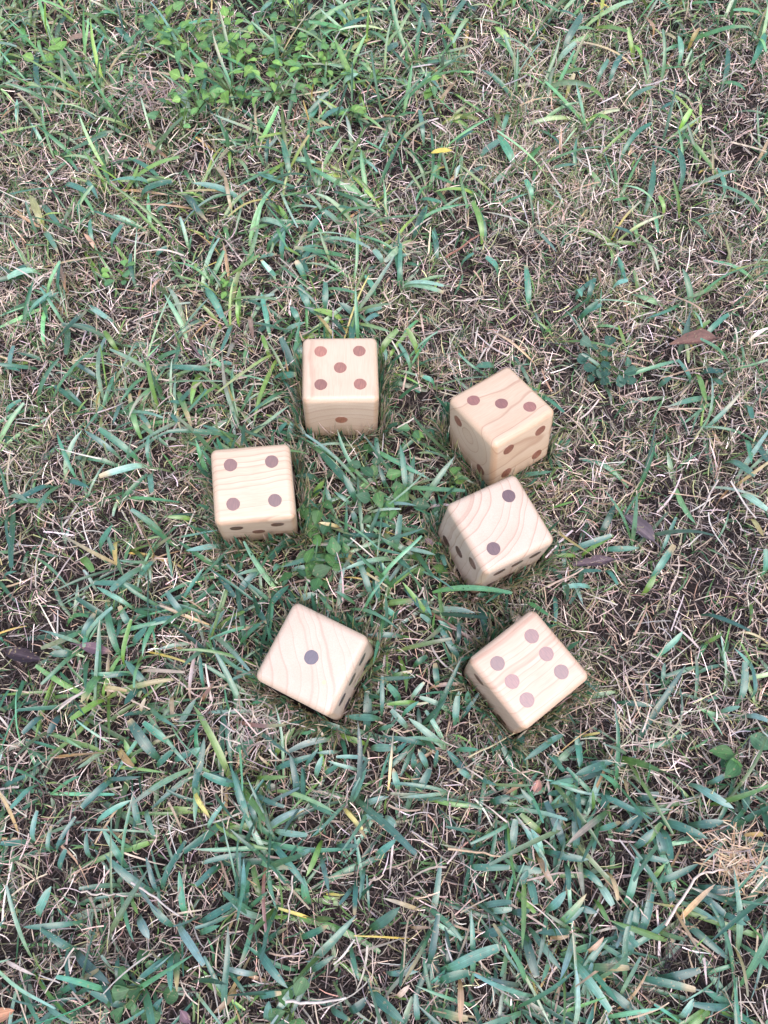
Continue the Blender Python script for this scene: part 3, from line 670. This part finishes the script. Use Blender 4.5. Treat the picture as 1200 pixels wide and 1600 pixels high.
PATS = {'1': [(0, 0)], '2/': [(1, 1), (-1, -1)], '2\\': [(-1, 1), (1, -1)], '3/': [(1, 1), (0, 0), (-1, -1)], '3\\': [(-1, 1), (0, 0), (1, -1)],
        '4': [(1, 1), (1, -1), (-1, 1), (-1, -1)], '5': [(1, 1), (1, -1), (-1, 1), (-1, -1), (0, 0)],
        '6h': [(1, 1), (0, 1), (-1, 1), (1, -1), (0, -1), (-1, -1)], '6v': [(1, 1), (1, 0), (1, -1), (-1, 1), (-1, 0), (-1, -1)]}
def die(key, faces, label, wood, stain_sheen=(.11, .04, .027)):  # pip colour per die: brown stain with sky reflection mixed into it
    PIP = pip_mesh(stain_sheen)
    root = link('wooden_die', None, label=label, cat='die', group='six wooden yard dice lying in a ring on the grass')
    root.empty_display_size = .03; root.matrix_world = DMAT[key]
    link('wood_block', mesh_from('wood_block', BV, BQ, wood), parent=root)
    for face, pat in faces.items():
        u, v, w = (np.array(q, float) for q in FACE[face])
        for a, b in PATS[pat]:
            c = u * a * PP + v * b * PP + w * (HS + .00002)
            o = link('pip', PIP, parent=root)
            o.matrix_local = Matrix(((u[0], v[0], w[0], c[0]), (u[1], v[1], w[1], c[1]), (u[2], v[2], w[2], c[2]), (0, 0, 0, 1)))
PINE = (.505, .375, .262)
die('five', {'top': '5', 'front': '1', 'back': '6h', 'left': '3/', 'right': '4', 'bottom': '2/'},
    'pale wooden die showing five pips on top, farthest from the camera', wood_material('pine_five', (.03, 1, .02), (.008, 0, -.075), .0125, PINE, .005, .6), (.25, .098, .055))
die('four', {'top': '4', 'front': '5', 'back': '2/', 'left': '6h', 'right': '3/', 'bottom': '1'},
    'wooden die showing four pips on top, leftmost of the ring', wood_material('pine_four', (1, .06, .0), (0, .19, -.06), .0125, PINE, .0045, .8), (.12, .048, .032))
die('three', {'top': '3\\', 'left': '2\\', 'front': '4', 'back': '5', 'right': '6h', 'bottom': '1'},
    'tilted wooden die with a diagonal row of three pips on top', wood_material('pine_three', (1, .02, -.03), (0, .004, .012), .0115, (.515, .372, .25), .006, .95), (.19, .070, .042))
die('two', {'top': '2/', 'left': '3/', 'front': '6h', 'back': '1', 'right': '5', 'bottom': '4'},
    'wooden die showing two pips and curved growth rings on top', wood_material('pine_two', (.05, .0, 1), (-.056, .066, 0), .0112, (.485, .372, .28), .008, .95), (.10, .044, .036))
die('one', {'top': '1', 'right': '6h', 'front': '4', 'back': '3/', 'left': '5', 'bottom': '2/'},
    'wooden die with a single dark pip on top, at the lower left', wood_material('pine_one', (.16, -.1, 1), (-.15, -.10, 0), .0145, (.485, .372, .28), .012, .62, knot=(.0235, -.0165, .0445, .0022)), (.055, .036, .046))
die('six', {'top': '6v', 'left': '2\\', 'front': '5', 'back': '3/', 'right': '1', 'bottom': '4'},
    'wooden die showing six pips on top, at the lower right', wood_material('pine_six', (1, .02, .0), (0, -.17, -.05), .0095, (.515, .365, .262), .005, .72), (.14, .055, .042))

# ------------------------------------------------------------------ small plants, fallen leaves, stalks
rw = np.random.default_rng(21)
def leaf_grid(L, W, shape, cup=.1, droop=.3, K=6, X=5, fold=.1, wave=0.0, r=rw):
    """a leaf along +x from the origin, with its own thickness-free curl"""
    t = np.linspace(0, 1, K + 1); a = np.linspace(-1, 1, X)
    prof = {'round': np.sqrt(np.clip(1 - (2 * t - 1) ** 2, 0, 1)) ** .9,
            'ovate': np.interp(t, [0, .12, .32, .6, .85, 1], [.08, .62, 1, .82, .38, .02]),
            'lance': np.interp(t, [0, .1, .35, .65, .9, 1], [.12, .5, .95, .9, .4, .03]),
            'heart': np.interp(t, [0, .15, .5, .8, .95, 1], [.05, .35, .85, 1, .72, .35])}[shape]
    prof = prof * (1 + r.normal(0, .05, K + 1)); x = t * L; z = -droop * L * t ** 2
    tt, aa = np.meshgrid(t, a, indexing='ij')
    V = np.stack([np.repeat(x[:, None], X, 1), aa * (prof * W / 2)[:, None],
                  np.repeat(z[:, None], X, 1) + cup * W * (aa ** 2) * prof[:, None] + fold * W * np.abs(aa) * prof[:, None] + wave * W * np.sin(tt * 9 + aa * 2) * np.abs(aa)], -1)
    q = np.array([[i * X + j, (i + 1) * X + j, (i + 1) * X + j + 1, i * X + j + 1] for i in range(K) for j in range(X - 1)])
    return V.reshape(-1, 3), q, tt.reshape(-1), aa.reshape(-1)

def tube(pts, rad, sides=5):
    pts = np.asarray(pts, float); n = len(pts); rad = np.broadcast_to(rad, n)
    T = np.gradient(pts, axis=0); T /= np.linalg.norm(T, axis=1)[:, None] + 1e-9
    ref = np.where(np.abs(T[:, 2:3]) > .9, np.array([[1., 0, 0]]), np.array([[0, 0, 1.]]))
    A_ = np.cross(T, ref); A_ /= np.linalg.norm(A_, axis=1)[:, None]; B_ = np.cross(T, A_)
    th_ = np.arange(sides) / sides * 2 * math.pi
    V = pts[:, None] + rad[:, None, None] * (np.cos(th_)[None, :, None] * A_[:, None] + np.sin(th_)[None, :, None] * B_[:, None])
    q = [[i * sides + j, i * sides + (j + 1) % sides, (i + 1) * sides + (j + 1) % sides, (i + 1) * sides + j] for i in range(n - 1) for j in range(sides)]
    return V.reshape(-1, 3), np.array(q)

M_WEED = blade_material('weed_leaf', .45, .42, True, .45)
M_DEAD = blade_material('dead_leaf', .6, .1, True, .4)

def place_leaf(parent, V, q, tt, aa, base, yaw, pitch, roll, col, material, name='leaf', edge=None):
    R_ = np.array(Matrix.Rotation(yaw, 3, 'Z') @ Matrix.Rotation(-pitch, 3, 'Y') @ Matrix.Rotation(roll, 3, 'X'))
    c = np.repeat(np.asarray(col)[None], len(V), 0) * (1 + .12 * (1 - np.abs(aa))[:, None])
    if edge is not None:
        e = np.clip((tt - edge[1]) / .3, 0, 1)[:, None]; c = c * (1 - e) + np.asarray(edge[0]) * e
    o = link(name, mesh_from(name, V @ R_.T, q, material, c, aa), parent=parent, loc=base)
    return o

def weed(px, py, nl, size, look, label, group=None, spread=.02, height=.022, name='weed_plant', shape='ovate'):
    b = pix(px, py, .004); root = link(name, None, loc=b, label=label, cat='weed', group=group); root.empty_display_size = .01
    tries = 0; made = 0
    while made < nl and tries < nl * 8:
        tries += 1
        a = rw.uniform(0, 6.28); r_ = spread * math.sqrt(rw.random()); h_ = height * rw.uniform(.45, 1.1)
        tip = np.array([math.cos(a) * r_, math.sin(a) * r_, h_])
        L = size * rw.uniform(.8, 1.35); W = L * (rw.uniform(.8, 1.0) if shape != 'ovate' else rw.uniform(.62, .85))
        V, q, tt, aa = leaf_grid(L, W, shape, cup=rw.uniform(-.05, .12), droop=rw.uniform(.0, .3), fold=rw.uniform(.04, .16), wave=.02)
        yaw = a + rw.normal(0, .7)
        end = tip + L * np.array([math.cos(yaw), math.sin(yaw), 0])
        if in_dice(np.array([b + tip, b + end, b + tip * .5, b + (tip + end) / 2]), .006).any(): continue
        col = np.array(look[rw.integers(len(look))]) * math.exp(rw.normal(0, .15))
        place_leaf(root, V, q, tt, aa, tip, yaw, rw.normal(.12, .25), rw.normal(0, .3), col, M_WEED)
        mid = tip * np.array([.45, .45, .6]) + np.array([0, 0, .003])
        tv, tq = tube([(0, 0, 0), mid, tip], [.0009, .0008, .0006], 4)
        link('stem', mesh_from('stem', tv, tq, M_WEED, np.repeat(np.array([[.12, .17, .06]]), len(tv), 0), np.zeros(len(tv))), parent=root)
        made += 1

LIME = [(.17, .32, .07), (.13, .27, .08), (.21, .36, .085), (.10, .22, .09)]
DEEP = [(.06, .155, .05), (.085, .19, .055), (.05, .135, .06)]
TEAL = [(.045, .115, .075), (.055, .13, .08), (.04, .10, .065)]
ULG = 'weed sprigs in the upper left patch'
for x, y, n_, s_, lab in (
        (262, 62, 10, .021, 'leftmost round-leaved bright green weed of the upper left patch'),
        (298, 94, 11, .022, 'bright round-leaved weed just right of the leftmost one in the upper left patch'),
        (358, 74, 9, .020, 'round-leaved weed at the top of the upper left patch, below bare soil'),
        (384, 106, 11, .020, 'big-leaved bright weed in the centre of the upper left patch'),
        (362, 150, 10, .021, 'bright weed just below the centre of the upper left patch'),
        (312, 176, 10, .018, 'bright weed at the lower left of the upper left patch'),
        (288, 206, 7, .020, 'lowest bright green weed of the upper left patch'),
        (466, 46, 13, .016, 'yellow-green small-leaved weed at the top right of the weedy patch'),
        (434, 106, 11, .016, 'small-leaved yellow-green weed right of the centre of the weedy patch'),
        (512, 122, 11, .015, 'rightmost small-leaved yellow-green weed of the weedy patch'),
        (428, 160, 10, .016, 'small-leaved weed at the lower right of the weedy patch'),
        (474, 128, 9, .015, 'small-leaved weed between the two rightmost weeds of the patch')):
    weed(x, y, int(n_ * 1.6), s_ * .82, LIME, lab, ULG, spread=.038, height=.040)
weed(508, 76, 5, .017, [(.13, .22, .12), (.12, .20, .11)], 'pale green three-leaved weed right of the upper left weed patch', spread=.012, height=.03)
weed(78, 106, 6, .020, LIME, 'bright green weed with rounded leaves near the top of the left edge', spread=.022, height=.03)
weed(8, 128, 4, .019, LIME, 'bright green weed cut off by the left edge, near the top', spread=.018, height=.03)
weed(672, 152, 4, .016, LIME, 'small lime green weed right of centre near the top of the photo', spread=.012, height=.024)
weed(548, 196, 4, .015, LIME, 'small round-leaved weed just right of the weedy patch', spread=.014, height=.024)
weed(590, 125, 4, .013, LIME, 'small bright weed near the top between the blue-green blades', spread=.016, height=.024)
CWG = 'weeds growing inside the ring of dice'
for x, y, n_, lab in (
        (492, 796, 6, 'dark green broad-leaved weed close to the right side of the four die'),
        (505, 864, 6, 'dark green weed midway between the four die and the one die'),
        (502, 908, 7, 'dark green weed just above the top corner of the one die'),
        (476, 892, 6, 'dark green weed below the four die, left of the other weeds'),
        (592, 766, 5, 'dark green weed in the centre of the ring, uppermost of three'),
        (626, 800, 6, 'dark green weed in the ring, nearest to the two die'),
        (585, 797, 5, 'dark green weed in the centre of the ring, lowest of three'),
        (568, 734, 5, 'dark green weed in the grass below the five die'),
        (538, 880, 5, 'dark green weed in the ring, right of the weeds above the one die')):
    weed(x, y, n_, .0165, DEEP, lab, CWG, spread=.017, height=.026)
weed(474, 828, 5, .0175, [(.07, .15, .04), (.08, .16, .05)], 'broad-leaved weed touching the lower right corner of the four die', spread=.014, height=.022)
weed(670, 884, 4, .015, [(.10, .19, .05)], 'yellow-green weed left of the two die', spread=.012, height=.018)
weed(702, 762, 4, .013, LIME, 'tiny pale weed left of the corner between the three and two dice', spread=.010, height=.022)
weed(645, 682, 4, .013, LIME, 'small pale weed between the five and three dice', spread=.010, height=.024)
weed(1150, 1172, 5, .020, DEEP, 'leafy green weed near the right edge, below the level of the six die', spread=.02, height=.024)
weed(195, 440, 8, .011, LIME, 'small clover-like weed at the left, above the level of the five die', spread=.018, height=.022, shape='heart')
weed(348, 462, 6, .010, LIME, 'tiny lime weed left of and above the five die', spread=.014, height=.022)
weed(945, 572, 22, .0125, TEAL, 'round dark blue-green clover rosette right of the three die', spread=.030, height=.022, name='clover_plant', shape='heart')
weed(228, 1540, 16, .0125, [(.075, .16, .06), (.06, .14, .05), (.05, .12, .05)], 'green clover rosette near the bottom left corner', spread=.024, height=.020, name='clover_plant', shape='heart')
weed(455, 1578, 6, .014, DEEP, 'dark green clover leaves at the bottom edge, left of centre', spread=.016, height=.016, name='clover_plant', shape='heart')

def fallen(px0, py0, px1, py1, wpx, col, label, z=(.022, .026), shape='lance', droop=-.05, cup=.12, fold=.2, edge=None, roll=0.0, name='fallen_leaf', stem=True):
    a = pix(px0, py0, z[0]); b = pix(px1, py1, z[1]); d = b - a; L = np.linalg.norm(d)
    W = wpx * ((a - np.array([0, 0, CAM_H])) @ fw) / F_PX
    root = link(name, None, loc=a, label=label, cat='leaf'); root.empty_display_size = .01
    V, q, tt, aa = leaf_grid(L, W, shape, cup=cup, droop=droop, fold=fold, wave=.05, K=12, X=7)
    yaw = math.atan2(d[1], d[0]); pit = math.asin(d[2] / L)
    place_leaf(root, V, q, tt, aa, (0, 0, 0), yaw, pit, roll, col, M_DEAD, 'leaf_blade', edge)
    if stem:
        u = d / L
        tv, tq = tube([-u * .012 - np.array([0, 0, .003]), -u * .006, u * .004], [.0006, .0008, .0009], 5)
        link('petiole', mesh_from('petiole', tv, tq, M_DEAD, np.repeat(np.asarray(col)[None] * .8, len(tv), 0), np.zeros(len(tv))), parent=root)
fallen(1120, 528, 1044, 540, 27, (.125, .062, .045), 'reddish brown fallen leaf lying to the right of the three die', z=(.019, .021), shape='ovate', cup=.25, edge=((.20, .11, .065), .8))
fallen(1022, 846, 975, 806, 26, (.10, .075, .08), 'grey-purple withered leaf right of the two die', z=(.013, .014), cup=.3)
fallen(960, 874, 893, 884, 17, (.085, .055, .060), 'narrow dark brown dead leaf right of the lower corner of the two die', z=(.012, .012), cup=.25)
fallen(124, 1008, 176, 1020, 18, (.12, .07, .08), 'purple dead leaf at the left, level with the one die', z=(.015, .015), edge=((.30, .20, .11), .75))
fallen(8, 1018, 66, 1032, 24, (.040, .026, .030), 'blackish curled leaf at the left edge, level with the one die', z=(.007, .007), cup=.3)
fallen(674, 239, 708, 236, 11, (.42, .33, .06), 'small bright yellow leaf in the upper part right of centre', z=(.03, .03), shape='ovate', stem=False)
fallen(826, 992, 796, 955, 20, (.36, .27, .20), 'papery tan dead leaf behind the six die', z=(.018, .022), edge=((.15, .20, .14), .7))
fallen(-14, 1590, 24, 1578, 24, (.36, .18, .10), 'reddish tan dead leaf in the bottom left corner', z=(.014, .018), shape='ovate')
fallen(296, 1598, 282, 1578, 15, (.14, .08, .09), 'small purple-brown dead leaf at the bottom, left of centre', z=(.016, .018))
fallen(676, 852, 664, 842, 11, (.20, .13, .13), 'tiny mauve dead leaf scrap left of the two die', z=(.018, .018), stem=False)
fallen(835, 1238, 842, 1218, 16, (.30, .15, .11), 'reddish brown dead leaf scrap below the six die', z=(.016, .018), stem=False)

def stalk(pts, rad, col, label, name='dry_stalk', z=None):
    z = z or [.022] * len(pts)
    P_ = np.array([pix(x, y, zz) for (x, y), zz in zip(pts, z)])
    t = np.linspace(0, len(P_) - 1, len(P_) * 4 - 3)
    Q_ = np.stack([np.interp(t, np.arange(len(P_)), P_[:, k]) for k in range(3)], -1)
    Q_[1:-1] += rw.normal(0, .0006, (len(Q_) - 2, 3))
    o_ = Q_[0].copy()
    tv, tq = tube(Q_ - o_, np.linspace(rad * .8, rad * .5, len(Q_)), 6)
    c = np.repeat(np.asarray(col)[None], len(tv), 0) * np.exp(rw.normal(0, .1, (len(tv), 1)))
    link(name, mesh_from(name, tv, tq, M_STRAW, c, np.zeros(len(tv))), loc=o_, label=label, cat='stalk')
PALE = (.48, .39, .31)
stalk([(1040, 1446), (1066, 1405), (1093, 1366), (1134, 1359)], .0019, (.58, .45, .36), 'thick pale bent straw stalk beside the orange tuft at the lower right', z=[.024, .03, .036, .026])
stalk([(127, 1394), (160, 1397), (202, 1400)], .0013, PALE, 'short pale straight straw near the lower left, left of a diagonal one', z=[.026, .028, .026])
stalk([(205, 1379), (243, 1402), (280, 1431)], .0015, (.50, .42, .36), 'whitish diagonal straw crossing a green blade at the lower left', z=[.028, .034, .032])
stalk([(116, 1481), (95, 1515), (70, 1552)], .0012, PALE, 'thin pale straw leaning down-left in the bottom left corner area', z=[.03, .03, .024])
stalk([(732, 1183), (772, 1163), (813, 1141)], .0013, (.50, .42, .25), 'straight yellowish straw pointing at the bottom corner of the six die', z=[.024, .026, .022])
stalk([(90, 1112), (110, 1094), (131, 1077)], .0015, PALE, 'short pale straw at the left, below the purple dead leaf', z=[.024, .024, .022])
stalk([(1122, 750), (1108, 775), (1094, 802)], .0016, (.44, .36, .30), 'greyish stalk near the right edge, right of the two die', z=[.026, .026, .02])
stalk([(697, 402), (722, 385), (749, 367)], .0022, (.26, .12, .08), 'short reddish brown stick above and left of the three die', name='small_stick')
stalk([(740, 423), (753, 440), (757, 461)], .0014, (.46, .30, .20), 'curved tan stalk above the three die')
stalk([(457, 1368), (454, 1404), (450, 1441)], .0012, PALE, 'upright thin straw below the one die, left of bottom centre', z=[.03, .03, .022])
stalk([(700, 1326), (745, 1331), (788, 1339)], .0017, (.46, .32, .20), 'long tan horizontal straw at the lower centre', z=[.024, .028, .024])
stalk([(446, 1565), (492, 1568), (541, 1559)], .0019, (.52, .44, .37), 'thick whitish straw lying near the bottom edge', z=[.026, .03, .026])
stalk([(978, 1400), (996, 1418), (1012, 1436)], .0012, PALE, 'thin pale straw below and left of the bent straw stalk')
stalk([(394, 1152), (440, 1126), (492, 1141)], .0010, (.54, .46, .40), 'pale forked straw arching below the one die', z=[.02, .03, .02])
stalk([(578, 1245), (600, 1225), (585, 1262)], .0009, PALE, 'thin kinked straw below the one die right corner')

def tuft(px, py, n_, spread, cols, label, zr=.02):
    b = pix(px, py, .008); h_ = Heap()
    root = np.stack([rw.normal(0, spread, n_), rw.normal(0, spread, n_), rw.uniform(0, zr, n_)], -1) + b
    c = vary(pick(cols, [1] * len(cols), n_, rw), n_, .2, .06, rw)
    make(h_, root, rw.uniform(0, 6.28, n_), rw.uniform(-.1, .9, n_), rw.uniform(.012, .04, n_), rw.uniform(.0007, .0018, n_), rw.normal(-.3, .5, n_), rw.normal(0, .6, n_),
         c, c, 5, 2, prof='straw', wig=.12, tw0=rw.normal(0, .6, n_), tw1=rw.normal(0, .6, n_), r=rw)
    V = np.concatenate(h_.V) - b
    link('dry_tuft', mesh_from('dry_tuft', V, np.concatenate(h_.Q), M_STRAW, np.concatenate(h_.C), np.concatenate(h_.A)), loc=b, label=label, cat='tuft')
tuft(1138, 1340, 140, .014, [(.52, .36, .22), (.56, .42, .29), (.46, .30, .18), (.56, .46, .36)], 'tangled tuft of orange dry roots near the right edge at the lower right')
tuft(398, 1138, 95, .018, [(.40, .33, .27), (.46, .38, .32), (.30, .24, .20)], 'tangle of pale grey-tan dry grass left of and below the one die')
tuft(1000, 1150, 85, .022, [(.44, .36, .27), (.38, .31, .22), (.48, .41, .32)], 'tangle of pale tan dry grass right of and below the six die')
tuft(232, 165, 130, .018, [(.36, .25, .20), (.42, .32, .26), (.28, .20, .17)], 'brown-grey dry tuft left of the upper left weed patch', zr=.03)
